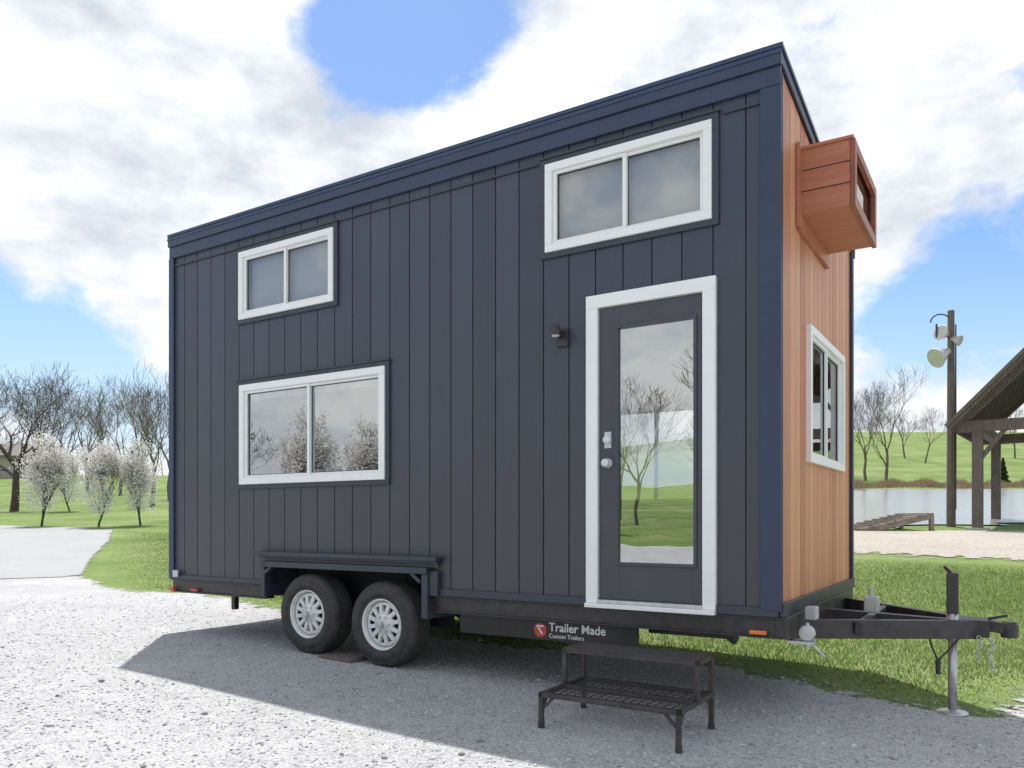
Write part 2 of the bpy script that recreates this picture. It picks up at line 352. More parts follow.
# trims
cornerm=simple('corner_trim_paint',(.030,.046,.092),.42,0,.14,3,.25,30)
B('corner_board',TH,-.105,.018,.635,3.763,-.024,.0,cornerm)
B('corner_board_return',TH,.002,.020,.635,3.84,.002,.026,cornerm)
B('far_corner_board',TH,.002,.022,.64,3.49,2.46,2.525,navy)
B('rear_corner_board',TH,-5.895,-5.82,.60,3.763,-.024,.0,navy)
B('skirt_trim',TH,-2.65,-.0,.60,.655,-.022,-.002,casem); B('skirt_trim_rear',TH,-5.86,-4.47,.60,.64,-.022,-.002,casem)
B('front_skirt_trim',TH,.003,.03,.60,.68,.0,2.52,casem)
m=MB()
for a,b_ in ((-5.82,-4.9),(-3.58,-1.66),(-.33,-.105)): m.box(a,b_,3.684,3.697,-.014,-.001)
m.obj('siding_flashing',casem,TH)
def window(nm,mp,a0,a1,z0,z1,gl,blind=None,fw=.055,casing=True):
    e=MB()
    if casing:
        c=.04; e.box(a0-c,a1+c,z1,z1+c,.001,.02,mp); e.box(a0-c,a1+c,z0-c,z0,.001,.02,mp); e.box(a0-c,a0,z0,z1,.001,.02,mp); e.box(a1,a1+c,z0,z1,.001,.02,mp)
        e.box(a0-c-.01,a1+c+.01,z1+c,z1+c+.012,.001,.032,mp)
        e.obj(nm+'_casing',casem,TH,.002)
    f=MB(); w=fw
    f.box(a0,a1,z1-w,z1,-.03,.034,mp); f.box(a0,a1,z0,z0+w,-.03,.034,mp); f.box(a0,a0+w,z0+w,z1-w,-.03,.034,mp); f.box(a1-w,a1,z0+w,z1-w,-.03,.034,mp)
    f.obj(nm+'_frame',white,TH,.004)
    s=MB(); A0=a0+w;A1=a1-w;Z0=z0+w;Z1=z1-w; t=.022; mid=(A0+A1)/2
    for (p,q,dd) in ((A0,mid+.018,.016),(mid-.018,A1,.002)):
        s.box(p,q,Z1-t,Z1-.001,-.028,dd,mp); s.box(p,q,Z0+.001,Z0+t,-.028,dd,mp)
        s.box(p+.001,p+t+.008,Z0+t,Z1-t,-.0275,dd-.001,mp); s.box(q-t-.008,q-.001,Z0+t,Z1-t,-.0275,dd-.001,mp)
    s.obj(nm+'_sash',white,TH,.002)
    k=MB()
    for (p,q,dd) in ((A0+t+.008,mid+.018-t-.008,-.006),(mid-.018+t+.008,A1-t-.008,-.016)):
        g=.006
        for bx in ((p,q,Z1-t-g,Z1-t),(p,q,Z0+t,Z0+t+g),(p,p+g,Z0+t+g,Z1-t-g),(q-g,q,Z0+t+g,Z1-t-g)): k.box(*bx,dd-.01,dd+.004,mp)
    k.obj(nm+'_gasket',black,TH)
    p=MB()
    for (p0,p1,dd) in ((A0+t,mid,-.008),(mid,A1-t,-.018)):
        i=len(p.v); p.v+=[mp(p0,Z0+t-.004,dd),mp(p1,Z0+t-.004,dd),mp(p1,Z1-t+.004,dd),mp(p0,Z1-t+.004,dd)]; p.f.append((i,i+1,i+2,i+3))
    p.obj(nm+'_glass',gl,TH)
    if blind is not None:
        b=MB(); b.box(A0-.01,A1+.01,Z0+(Z1-Z0)*blind,Z1+.01,-.055,-.05,mp); b.obj(nm+'_shade',blindm,TH)
    else:
        b=MB(); b.box(A0-.02,A1+.02,Z1-.07,Z1+.02,-.09,-.07,mp); b.obj(nm+'_header',inw,TH)
window('loft_window_rear',side,-4.84,-3.64,3.02,3.64,glassu,0)
window('living_window',side,-4.83,-3.07,1.505,2.417,glass,None,.06)
window('loft_window_door',side,-1.59,-.40,3.05,3.665,glassu,0)
window('front_window',front,.735,2.035,1.57,2.50,glass,None,casing=False)
window('back_window',back,-2.45,-1.1,1.3,2.35,glassu,None)
# door
m=MB(); m.box(-1.267,-.374,2.605,2.692,-.036,.02); m.box(-1.267,-1.18,.622,2.605,-.036,.02); m.box(-.458,-.374,.622,2.605,-.036,.02); m.box(-1.267,-.374,.592,.622,-.06,.02)
m.obj('door_frame',white,TH,.004)
B('door_threshold',TH,-1.18,-.458,.6225,.648,-.045,.02,galv)
doorpaint=simple('door_paint',(.062,.062,.082),.35,0,.08,4)
m=MB(); a0,a1,z0,z1=-1.172,-.466,.652,2.597; g0,g1=-1.035,-.52
m.box(a0,g0,z0,z1,-.012,.03); m.box(g1,a1,z0,z1,-.012,.03); m.box(g0,g1,z0,.90,-.012,.03); m.box(g0,g1,2.45,z1,-.012,.03)
m.obj('door_slab',doorpaint,TH,.002)
m=MB(); w=.022
m.box(g0-w,g1+w,.90-w,.90,-.022,-.0125); m.box(g0-w,g1+w,2.45,2.45+w,-.022,-.0125); m.box(g0-w,g0,.90,2.45,-.022,-.0125); m.box(g1,g1+w,.90,2.45,-.022,-.0125)
m.obj('door_glass_bead',doorpaint,TH,.003)
m=MB(); m.v=[(g0,.0,.90),(g1,.0,.90),(g1,.0,2.45),(g0,.0,2.45)]; m.f=[(0,1,2,3)]; m.obj('door_glass',glass,TH)
m=MB(); m.lathe([(0,-.045),(.024,-.045),(.03,-.02),(.03,-.012)],(-1.112,0,1.715),'Y',20); m.lathe([(0,-.075),(.022,-.072),(.029,-.06),(.022,-.045),(.012,-.035),(.032,-.02),(.032,-.012)],(-1.112,0,1.56),'Y',20)
m.obj('door_lock_and_knob',rimm,TH,0,True)
B('door_lock_plate',TH,-1.138,-1.086,1.66,1.77,-.017,-.0125,galv)
# sconce
m=MB(); m.box(-1.50,-1.41,2.38,2.50,-.03,-.001); m.box(-1.485,-1.425,2.44,2.475,-.12,-.03); m.lathe([(0,.04),(.03,.04),(.038,.0),(.038,-.03)],(-1.455,-.12,2.465),'Z',16); m.obj('porch_light',black,TH,.003)
m=MB(); m.lathe([(0,0),(.028,0),(.028,-.028),(0,-.028)],(-1.455,-.12,2.46),'Z',14); m.obj('porch_light_lens',white,TH)
# cantilever box on front wall
m=MB(); X0=.003; X1=.32; Y0,Y1,Z0,Z1=.47,1.38,3.15,3.56
m.box(X0,X1,Z0,Z1,Y0,Y0+.03); m.box(X0,X1,Z0,Z1,Y1-.03,Y1); m.box(X0,X1,Z0,Z0+.03,Y0+.03,Y1-.03); m.box(X0,X1+.02,Z1,Z1+.02,Y0-.012,Y1+.02)
m.obj('window_box_boards',cedarbox,TH,.002)
m=MB()
for (p,q,u,v) in ((Y0-.006,Y1+.006,Z1-.06,Z1-.002),(Y0-.006,Y1+.006,Z0-.01,Z0+.06),(Y0-.006,Y0+.06,Z0+.06,Z1-.06),(Y1-.06,Y1+.006,Z0+.06,Z1-.06)): m.box(p,q,u,v,X1+.001,X1+.03,front)
m.obj('window_box_trim',cedtrim,TH,.002)
m=MB()
for z in (3.29,3.425): m.box(X0+.03,X1,z-.003,z+.003,Y0-.0015,Y0+.001)
m.obj('window_box_board_joints',dark,TH)
m=MB(); m.v=[(X1-.01,Y0+.03,Z0+.03),(X1-.01,Y1-.03,Z0+.03),(X1-.01,Y1-.03,Z1-.03),(X1-.01,Y0+.03,Z1-.03)]; m.f=[(0,1,2,3)]; m.obj('window_box_glass',glass,TH)
m=MB()
m.box(.003,.028,3.06,3.60,Y0-.045,Y0-.002); m.box(.003,.028,3.05,3.148,Y0-.002,Y1+.03); m.box(.003,.028,3.148,3.60,Y1+.002,Y1+.03)
m.obj('window_box_ledger',cedarbox,TH,.002)
# ------------------------------------------------------------------ trailer
m=MB()
m.box(-5.88,-4.50,.47,.598,.012,.10); m.box(-2.62,.02,.47,.598,.012,.10); m.box(-5.88,.02,.47,.598,2.40,2.49); m.box(-.06,.03,.46,.597,.10,2.40); m.box(-5.88,-5.80,.45,.596,.10,2.40)
m.box(-5.88,-4.50,.585,.599,-.012,.012); m.box(-2.62,.02,.585,.599,-.012,.012)
m.box(-5.88,-4.50,.47,.482,-.012,.012); m.box(-2.62,.02,.47,.482,-.012,.012)
for i in range(9): 
    x=-5.4+i*.62; m.box(x,x+.06,.48,.585,.37,2.40)
for yy in (.62,1.82): m.box(-5.8,.0,.42,.56,yy,yy+.06)
m.obj('trailer_frame',black,TH,.004)
B('underfloor',TH,-5.87,-.01,.5985,.602,.37,2.48,black,bevel=0)
# fender
m=MB(); m.box(-4.56,-2.50,.865,.90,-.10,-.003); m.box(-4.54,-2.52,.84,.865,-.045,-.003)
m.obj('fender_ledge',casem,TH,.004)
m=MB(); m.box(-4.49,-2.60,.765,.815,-.085,.06); m.box(-4.49,-4.45,.50,.765,-.06,.3); m.box(-2.66,-2.60,.42,.765,-.07,.3)
m.beam((-4.46,-.04,.70),(-4.36,-.04,.775),.05,.03); m.beam((-2.68,-.04,.70),(-2.78,-.04,.775),.05,.03)
m.box(-2.62,-2.52,.60,.79,-.05,-.003)
m.obj('wheel_fender',casem,TH,.004)
m=MB(); m.box(-4.45,-2.66,.3,.84,.34,.36); m.box(-4.45,-2.66,.80,.84,.02,.34); m.obj('wheel_well',dark,TH)
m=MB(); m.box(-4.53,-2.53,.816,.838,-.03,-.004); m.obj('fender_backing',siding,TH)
def wheel(nm,x,zc,yo,flip=1):
    t=MB(); pr=[(.205,.0),(.215,-.012),(.232,-.012),(.234,-.016),(.25,-.018),(.285,-.016),(.287,-.012),(.305,-.010),(.325,.0),(.338,.018),(.345,.04)]
    for q in range(6):
        y=.055+q*.022; pr+=[(.346,y-.008),(.346,y+.006),(.336,y+.008),(.336,y+.012)]
    pr+=[(.345,.19),(.335,.21),(.30,.225),(.22,.22),(.205,.2)]
    t.lathe([(r,yo+flip*y) for r,y in pr],(x,0,zc),'Y',56); o=t.obj(nm+'_tyre',rubber,TH,0,True)
    r=MB(); r.lathe([(.209,yo),(.206,yo+flip*-.006),(.196,yo+flip*-.004),(.188,yo+flip*.02),(.178,yo+flip*.05),(.172,yo+flip*.18)],(x,0,zc),'Y',48)
    r.lathe([(.176,yo+flip*.03),(.158,yo+flip*.022),(.150,yo+flip*.03),(.150,yo+flip*.036),(.176,yo+flip*.05)],(x,0,zc),'Y',48)
    r.lathe([(.0,yo+flip*-.0),(.04,yo+flip*-.0),(.043,yo+flip*.012),(.085,yo+flip*.016),(.10,yo+flip*.028),(.10,yo+flip*.04)],(x,0,zc),'Y',32)
    r.obj(nm+'_rim',rimm,TH,0,True)
    s=MB()
    for k in range(12):
        a=2*math.pi*k/12+.2; c,s_=math.cos(a),math.sin(a)
        s.beam((x+c*.085,yo+flip*.03,zc+s_*.085),(x+c*.162,yo+flip*.034,zc+s_*.162),.034,.034)
    s.obj(nm+'_spokes',rimm,TH,.004)
    d=MB(); d.lathe([(0,yo+flip*.07),(.18,yo+flip*.07)],(x,0,zc),'Y',32); d.obj(nm+'_drum',dark,TH)
    g=MB(); 
    for k in range(6):
        a=2*math.pi*k/6; g.lathe([(0,yo+flip*.004),(.009,yo+flip*.004),(.009,yo+flip*.025)],(x+.065*math.cos(a),0,zc+.065*math.sin(a)),'Y',8)
    g.lathe([(0,yo+flip*-.03),(.022,yo+flip*-.028),(.028,yo+flip*.0)],(x,0,zc),'Y',16)
    g.obj(nm+'_lug_nuts',galv,TH)
for i,x in enumerate((-3.92,-3.08)):
    X_,Y_=toworld(x,.1); zc=h(X_,Y_)+.352
    wheel('near_wheel_%d'%(i+1),x,zc,-.05)
    X_,Y_=toworld(x,2.4); wheel('far_wheel_%d'%(i+1),x,h(X_,Y_)+.352,2.53,-1)
    a=MB(); a.tube((x,.15,zc),(x,2.4,zc),.04); a.obj('axle_%d'%(i+1),black,TH)
m=MB(); m.beam((-3.95,.3,.47),(-3.08,.3,.47),.06,.05); m.beam((-3.5,.2,.55),(-3.5,.2,.35),.05,.05); m.obj('suspension',black,TH)
panelm=simple('side_panel_paint',(.022,.020,.022),.45,0,.3,12)
B('side_panel',TH,-2.38,-.92,.325,.468,.05,.065,panelm)
c=bpy.data.curves.new('lettering','FONT'); c.body='Trailer Made'; c.size=.085; c.extrude=.001
o=bpy.data.objects.new('lettering',c); sc.collection.objects.link(o); o.parent=TH; o.location=(-1.60,.047,.395); o.rotation_euler=(math.pi/2,0,0); c.materials.append(whitep); c.offset=.0012
c=bpy.data.curves.new('small_lettering','FONT'); c.body='Custom Trailers'; c.size=.042; c.extrude=.001
o=bpy.data.objects.new('small_lettering',c); sc.collection.objects.link(o); o.parent=TH; o.location=(-1.60,.047,.347); o.rotation_euler=(math.pi/2,0,0); c.materials.append(whitep)
m=MB(); m.lathe([(0,.046),(.05,.046),(.05,.049)],(-1.67,0,.395),'Y',24); m.obj('emblem',redm,TH)
m=MB(); m.beam((-1.69,.043,.425),(-1.65,.043,.37),.012,.012); m.beam((-1.70,.043,.425),(-1.64,.043,.425),.004,.012); m.obj('emblem_mark',whitep,TH)
for x,mt in ((-.12,amber),(-5.5,redm)):
    m=MB(); m.box(x-.05,x+.05,.49,.515,-.024,.011); m.obj('marker_light',mt,TH,.004)
m=MB(); m.box(-5.80,-5.72,.62,.69,-.05,-.024); m.obj('tail_bracket',galv,TH,.01)
m=MB(); m.box(-5.86,-5.80,.48,.52,-.035,-.013); m.obj('rear_reflector',redm,TH,.004)
m=MB(); m.beam((-5.3,.3,.46),(-5.3,.3,.3),.05,.05); m.beam((-5.0,1.6,.46),(-5.0,1.6,.1),.05,.05); m.beam((-.55,.5,.46),(-.4,.5,.36),.05,.05); m.box(-.95,-.35,.40,.43,.3,.34); m.obj('stabiliser_legs',black,TH)
# A-frame tongue
m=MB()
m.beam((-.05,.35,.49),(.98,1.20,.46),.06,.12); m.beam((-.05,2.15,.49),(.98,1.30,.46),.06,.12)
m.beam((.0,1.25,.49),(1.0,1.25,.46),.07,.10)
m.beam((.35,.60,.49),(.35,1.90,.49),.05,.08)
m.box(.83,1.05,.415,.525,1.15,1.35)
m.box(-.02,.05,.47,.60,.0,.35)
m.obj('tongue_frame',black,TH,.005)
m=MB(); m.beam((1.03,1.25,.485),(1.15,1.25,.475),.085,.07); m.lathe([(0,.055),(.04,.05),(.055,.0),(.05,-.055),(.0,-.055)],(1.16,1.25,.47),'Z',20); m.beam((1.04,1.25,.53),(1.15,1.25,.56),.03,.02)
m.obj('coupler',black,TH,.004)
jx,jy=.84,1.17; wx,wy=toworld(jx,jy); gz=h(wx,wy)+.012
m=MB(); m.tube((jx,jy,gz+.02),(jx,jy,.42),.028,.028,16); m.tube((jx,jy,.38),(jx,jy,.56),.036,.036,16); m.lathe([(0,.035),(.03,.03),(.09,.012),(.10,0),(0,0)],(jx,jy,gz),'Z',24)
m.obj('tongue_jack',galv,TH,0,True)
m=MB(); m.box(jx-.035,jx+.035,.56,.83,jy-.035,jy+.035); m.beam((jx,jy,.82),(jx-.05,jy+.02,.87),.02,.02); m.obj('jack_post',black,TH,.004)
m=MB(); m.box(.08,.15,.56,.64,.30,.40); m.box(.32,.41,.55,.66,1.0,1.1); m.tube((.36,1.05,.65),(.36,1.05,.72),.015); m.obj('breakaway_box',greyplastic,TH,.01)
m=MB(); m.lathe([(0,-.015),(.045,-.012),(.05,.0),(.02,.02),(0,.02)],(.13,.14,.50),'Y',20); m.tube((.13,.15,.56),(.13,.15,.40),.012); m.box(.02,.17,.435,.452,.10,.2); m.tube((.16,.13,.44),(.24,.10,.37),.008); m.obj('crank_winch',galv,TH,0)
m=MB()
def chain(pts,r):
    for i,(p,q) in enumerate(zip(pts[:-1],pts[1:])): m.tube(p,q,r,r,6)
def link(c,ax2,R=.018,r=.004):
    pts=[]
    for k in range(9):
        a=2*math.pi*k/8; u=math.cos(a)*R*.6; v=math.sin(a)*R
        pts.append((c[0]+(u if ax2 else 0),c[1]+(0 if ax2 else u),c[2]+v))
    chain(pts,r)
for cx,nn in ((1.06,9),(.99,7)):
    for k in range(nn): link((cx+.012*math.sin(k),1.14,.41-k*.024),k%2==0)
m.obj('safety_chain',galv,TH)
m=MB(); chain([(.9,1.12,.43),(.80,1.1,.30),(.76,1.1,.25),(.73,1.1,.32),(.70,1.1,.42)],.007); m.tube((.76,1.1,.25),(.76,1.1,.16),.018,.014,8); m.obj('wiring_plug',black,TH)
B('wheel_chock_board',TH,-3.72,-3.35,h(*toworld(-3.5,0))+.005,h(*toworld(-3.5,0))+.045,-.12,.25,timber,bevel=.006)
# ------------------------------------------------------------------ steps
ST=empty('metal_step_platform',(CX,CY,0),ang)
x0,x1=-1.18,-.31; m=MB(); 
gz=lambda x,y: h(*toworld(x,y))+.012
t=.014
zu,zl=.375,.155
for (y0,y1,z) in ((-.53,-.25,zu),(-.82,-.53,zl)):
    for y in (y0+t,y1-t): m.beam((x0,y,z),(x1,y,z),.028,.028)
    for x in (x0+t,x1-t): m.beam((x,y0,z),(x,y1,z),.028,.028)
m.beam((x0,-.25-t,zl),(x1,-.25-t,zl),.028,.028)
for x in (x0+t,x1-t): m.beam((x,-.53,zl),(x,-.25,zl),.028,.028)
for x in (x0+t,x1-t):
    for y,zt_ in ((-.25-t,zu),(-.53-t+.028,zu),(-.82+t,zl)):
        m.beam((x,y,gz(x,y) if y!=-.53-t+.028 else zl),(x,y,zt_),.028,.028)
for x in (x0+t,x1-t):
    for y,s_ in ((-.82+t,1),(-.25-t,-1)): m.beam((x,y,zl-.09),(x,y+s_*.08,zl-.01),.012,.018)
for x,s_ in ((x0+t,1),(x1-t,-1)): m.beam((x,-.82+t,zl-.09),(x+s_*.08,-.82+t,zl-.01),.012,.018)
m.obj('frame',steel,ST,.003)
m=MB()
y=-.525
while y<-.255: m.beam((x0+.01,y,zu+.016),(x1-.01,y,zu+.016),.022,.008); y+=.027
m.obj('upper_tread',steel,ST,.002)
m=MB()
y=-.80
while y<-.27: m.beam((x0+.02,y,zl+.006),(x1-.02,y,zl+.006),.004,.005); y+=.045
x=x0+.04
while x<x1: m.beam((x,-.81,zl+.001),(x,-.26,zl+.001),.004,.005); x+=.05
m.obj('lower_tread_mesh',steel,ST)
m=MB()
for x in (x0+t,x1-t):
    for y in (-.25-t,-.82+t): m.tube((x,y,gz(x,y)-.004),(x,y,gz(x,y)+.035),.02,.02,10)
m.obj('rubber_feet',rubber,ST)
# ------------------------------------------------------------------ trees
def branches(segs,p,d,ln,r,lev,maxl,spread,rs,up,ends,kids):
    nseg=3 if lev<2 else 2; q=p.copy(); dd=d.copy(); pts=[]
    for i in range(nseg):
        dd=(dd+Vector((rs.gauss(0,.10),rs.gauss(0,.10),rs.gauss(0,.06)+up*.10))).normalized()
        q2=q+dd*ln/nseg; ra=r*(1-.45*i/nseg); rb_=r*(1-.45*(i+1)/nseg)
        segs.append((q.copy(),q2.copy(),ra,rb_,lev)); q=q2; pts.append((q.copy(),dd.copy(),rb_))
    if lev>=maxl: ends.append(q); return
    nk=kids[min(lev,len(kids)-1)]
    for k in range(nk):
        bp,bd,br=pts[rs.randrange(len(pts))] if k>1 else pts[-1]
        if lev==0 and k>1: bp=p+(q-p)*rs.uniform(.45,1)
        u=bd.orthogonal().normalized(); a=rs.uniform(0,6.28); u=Quaternion(bd,a)@u
        an=rs.uniform(.5,1.2)*spread; nd=(bd*math.cos(an)+u*math.sin(an)+Vector((0,0,up*.25))).normalized()
        branches(segs,bp,nd,ln*rs.uniform(.58,.85),max(.004,br*rs.uniform(.55,.75)),lev+1,maxl,spread,rs,up,ends,kids)
def tree_mesh(name,seed,height,maxl,kids,spread=.6,up=.5,trunk=.28,r=.14,minr=.008):
    rs=random.Random(seed); segs=[]; ends=[]
    branches(segs,Vector((0,0,-.1)),Vector((0,0,1)),height*trunk,r,0,maxl,spread,rs,up,ends,kids)
    top=max(s[1].z for s in segs); f=height/top
    V=[];F=[]
    for (p,q,ra,rb_,lev) in segs:
        k=7 if lev==0 else (5 if lev<3 else 3); p=p*f; q=q*f; ra=max(ra,minr); rb_=max(rb_,minr*.7)
        a=(q-p).normalized(); u=a.orthogonal().normalized(); w=a.cross(u); i=len(V)
        for c_,rr in ((p,ra),(q,rb_)):
            for j in range(k):
                t_=2*math.pi*j/k; V.append(tuple(c_+(u*math.cos(t_)+w*math.sin(t_))*rr))
        for j in range(k): F.append((i+j,i+(j+1)%k,i+k+(j+1)%k,i+k+j))
    return V,F,[e*f for e in ends]
def mk(name,V,F,mat):
    me=bpy.data.meshes.new(name); me.from_pydata(V,[],F); me.materials.append(mat); return me
bt=[]
for s in range(4):
    V,F,E=tree_mesh('t',20+s,9,5,[4,4,4,3,3],.6,.6,.26,.14,.009); bt.append(mk('bare_tree_mesh',V,F,bark))
V,F,E=tree_mesh('t',77,11,5,[5,4,4,4,3],.75,.3,.2,.3,.012); bt.append(mk('dark_tree_mesh',V,F,darkbark))
def place(me,name,px,D,scale,rot=None):
    X=(px-512)/788*D; o=bpy.data.objects.new(name,me); sc.collection.objects.link(o)
    o.location=(X,D,h(X,D)-.05); o.rotation_euler=(0,0,random.uniform(0,6.28) if rot is None else rot); o.scale=(scale,)*3; return o
place(bt[4],'bare_tree',14,40,.75)
for (px,D,s,k) in ((-30,48,1.0,0),(46,60,1.0,1),(66,64,1.0,0),(88,58,1.05,2),(120,55,.95,3),(152,44,.95,1),(170,50,1.0,0),(205,54,1,3),(140,80,1.2,2),(30,78,1.1,3),(104,85,1.1,1)):
    place(bt[k],'bare_tree',px,D,s)
for (px,D,s,k) in ((866,62,.9,0),(886,60,1.0,2),(925,75,.65,3),(905,80,.7,1),(1015,80,.7,2)):
    place(bt[k],'bare_tree',px,D,s)
# blossom trees
def leafm(name,cols):
    m,nt,b=newmat(name); g=N(nt,'ShaderNodeNewGeometry'); r=ramp(nt,cols); L(nt,g.outputs['Random Per Island'],r.inputs[0]); L(nt,r.outputs[0],b.inputs['Base Color']); b.inputs['Roughness'].default_value=.8
    tl=N(nt,'ShaderNodeBsdfTranslucent'); L(nt,r.outputs[0],tl.inputs[0]); mx=N(nt,'ShaderNodeMixShader'); mx.inputs[0].default_value=.35
    L(nt,b.outputs[0],mx.inputs[1]); L(nt,tl.outputs[0],mx.inputs[2]); L(nt,mx.outputs[0],nt.nodes['Material Output'].inputs[0]); return m
blos=leafm('blossom',[(0,(.58,.55,.52)),(.5,(.76,.74,.72)),(1,(.88,.86,.84))])
pine=leafm('conifer_needles',[(0,(.03,.06,.02)),(1,(.08,.12,.04))])
reedm=leafm('dry_reeds',[(0,(.2,.14,.08)),(1,(.42,.32,.2))])
def quadcloud(P,size,r):
    k=len(P); a=r.normal(0,1,(k,3)); a/=np.linalg.norm(a,axis=1)[:,None]; b=r.normal(0,1,(k,3)); b-=a*(a*b).sum(1)[:,None]; b/=np.linalg.norm(b,axis=1)[:,None]
    s=size*r.uniform(.6,1.4,(k,1)); V=np.stack([P-a*s,P-b*s*.7,P+a*s,P+b*s*.7],1); return V.reshape(-1,3)
def blossom(name,seed,height):
    V,F,E=tree_mesh('b',seed,height,5,[8,4,3,3,2],.50,.9,.22,.05,.005)
    V=np.array(V)
    r=np.random.default_rng(seed); E=np.array([e[:] for e in E]); E=E[E[:,2]>height*.2]
    tt=E[:,2]/height; rr=np.hypot(E[:,0],E[:,1]); lim=height*.24*np.sqrt(np.clip(1-((tt-.5)/.53)**2,.03,1)); f_=np.minimum(1,lim/(rr+1e-6)); E[:,0]*=f_; E[:,1]*=f_
    sc_=np.clip(height*.22/np.maximum(np.hypot(V[:,0],V[:,1]),1e-6),0,1); V[:,0]*=sc_; V[:,1]*=sc_
    # extra clusters fill the lower crown
    k=260; tq=r.uniform(.2,.75,k); an=r.uniform(0,6.28,k); rq=height*.19*np.sqrt(np.clip(1-((tq-.5)/.45)**2,.05,1))*r.uniform(.3,1,k)
    E=np.concatenate([E,np.stack([rq*np.cos(an),rq*np.sin(an),tq*height],-1)])
    P=np.repeat(E,10,0)+r.normal(0,.10,(len(E)*10,3)); 
    Q=quadcloud(P,.034,r); n0=len(V)
    V2=[tuple(q) for q in V]+[tuple(q) for q in Q]; F2=list(F)+[tuple(n0+4*i+j for j in range(4)) for i in range(len(P))]
    me=bpy.data.meshes.new('blossom_tree_mesh'); me.from_pydata(V2,[],F2); me.materials.append(darkbark); me.materials.append(blos)
    mi=np.zeros(len(F2),np.int32); mi[len(F):]=1; me.polygons.foreach_set('material_index',mi); return me
bl=[blossom('b',s,3.4) for s in (3,5)]
for (px,D,s,k) in ((41,28.5,1.0,0),(98,28,.90,1),(141,29,.93,0),(70,40,.95,1)): place(bl[k],'blossom_tree',px,D,s)
# off-camera trees (left / behind), seen in the glass reflections
for (x,y,s,k) in ((-26,-4,.9,0),(-34,-12,1,1),(-22,-16,1,2),(-42,4,1,3),(-30,-24,1.1,0),(-44,-9,1.1,2),(-15,-30,1,1),(-50,-20,1.2,3),(-30,-16,.9,3),(-38,-20,1,2)):
    o=bpy.data.objects.new('bare_tree',bt[k]); sc.collection.objects.link(o); o.location=(x,y,h(x,y)); o.scale=(s,)*3; o.rotation_euler[2]=x
for (x,y) in ((-24,-9),(-21,3),(-19,-19),(-23,.5)):
    o=bpy.data.objects.new('blossom_tree',bl[0]); sc.collection.objects.link(o); o.location=(x,y,h(x,y)); o.scale=(1.3,)*3
# distant treeline
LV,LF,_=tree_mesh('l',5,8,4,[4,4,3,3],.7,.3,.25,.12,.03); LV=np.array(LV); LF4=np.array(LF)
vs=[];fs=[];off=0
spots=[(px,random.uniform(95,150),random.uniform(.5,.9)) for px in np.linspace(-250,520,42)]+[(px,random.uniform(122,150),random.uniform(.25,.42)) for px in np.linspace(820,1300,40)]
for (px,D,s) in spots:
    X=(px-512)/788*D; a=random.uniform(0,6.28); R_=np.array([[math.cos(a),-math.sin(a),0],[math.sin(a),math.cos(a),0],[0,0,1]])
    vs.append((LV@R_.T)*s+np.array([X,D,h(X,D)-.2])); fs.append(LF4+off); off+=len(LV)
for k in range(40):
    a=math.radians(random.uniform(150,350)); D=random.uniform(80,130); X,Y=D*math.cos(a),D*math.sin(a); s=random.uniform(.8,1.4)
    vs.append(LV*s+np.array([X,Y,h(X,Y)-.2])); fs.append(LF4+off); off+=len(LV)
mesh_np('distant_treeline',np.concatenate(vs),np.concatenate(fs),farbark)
# conifer
def conifer(px,D,ht):
    r=np.random.default_rng(1); k=5000; t=r.uniform(.05,1,k)**.8; rad=(1-t)*ht*.24*r.uniform(.3,1,k)*(1+.25*np.sin(t*40)); a=r.uniform(0,6.28,k)
    P=np.stack([rad*np.cos(a),rad*np.sin(a),t*ht-rad*.2],-1); X=(px-512)/788*D; e=empty('pine_tree',(X,D,h(X,D)))
    V=quadcloud(P,.07,r); mesh_np('needles',V,np.arange(len(V)).reshape(-1,4),pine,False,e); m=MB(); m.tube((0,0,-.1),(0,0,ht*.95),.07,.01,8); m.obj('trunk',darkbark,e)
conifer(1003,58,2.0)
k=9000; px=rng.uniform(840,1100,k); D=56+rng.normal(0,1.2,k)+np.sin(px*.05)*1; X=(px-512)/788*D; z=H(X,D); hh=rng.uniform(.15,.7,k)*(.5+.5*np.sin(px*.09)**2)
v=np.empty((k,3,3)); v[:,0]=np.stack([X-.03,D,z-.05],-1); v[:,1]=np.stack([X+.03,D,z-.05],-1); v[:,2]=np.stack([X+rng.normal(0,.1,k),D,z+hh],-1)
mesh_np('reeds',v.reshape(-1,3),np.arange(3*k).reshape(-1,3),reedm)
# ------------------------------------------------------------------ wooden dock
X,Y=10.3,21.8; DK=empty('wooden_dock',(X,Y,h(X,Y)),.15)
m=MB()
for i in range(9): m.beam((-1.0+i*.235,-.7,.06+i*.05),(-1.0+i*.235,.7,.06+i*.05),.21,.04)
m.beam((-1.1,-.65,-.02),(1.0,-.65,.41),.06,.16); m.beam((-1.1,.65,-.02),(1.0,.65,.41),.06,.16); m.beam((.95,-.65,-.4),(.95,-.65,.42),.1,.1); m.beam((.95,.65,-.4),(.95,.65,.42),.1,.1)
m.obj('deck',simple('dock_wood',(.28,.23,.19),.85,0,.3,5),DK,.004)
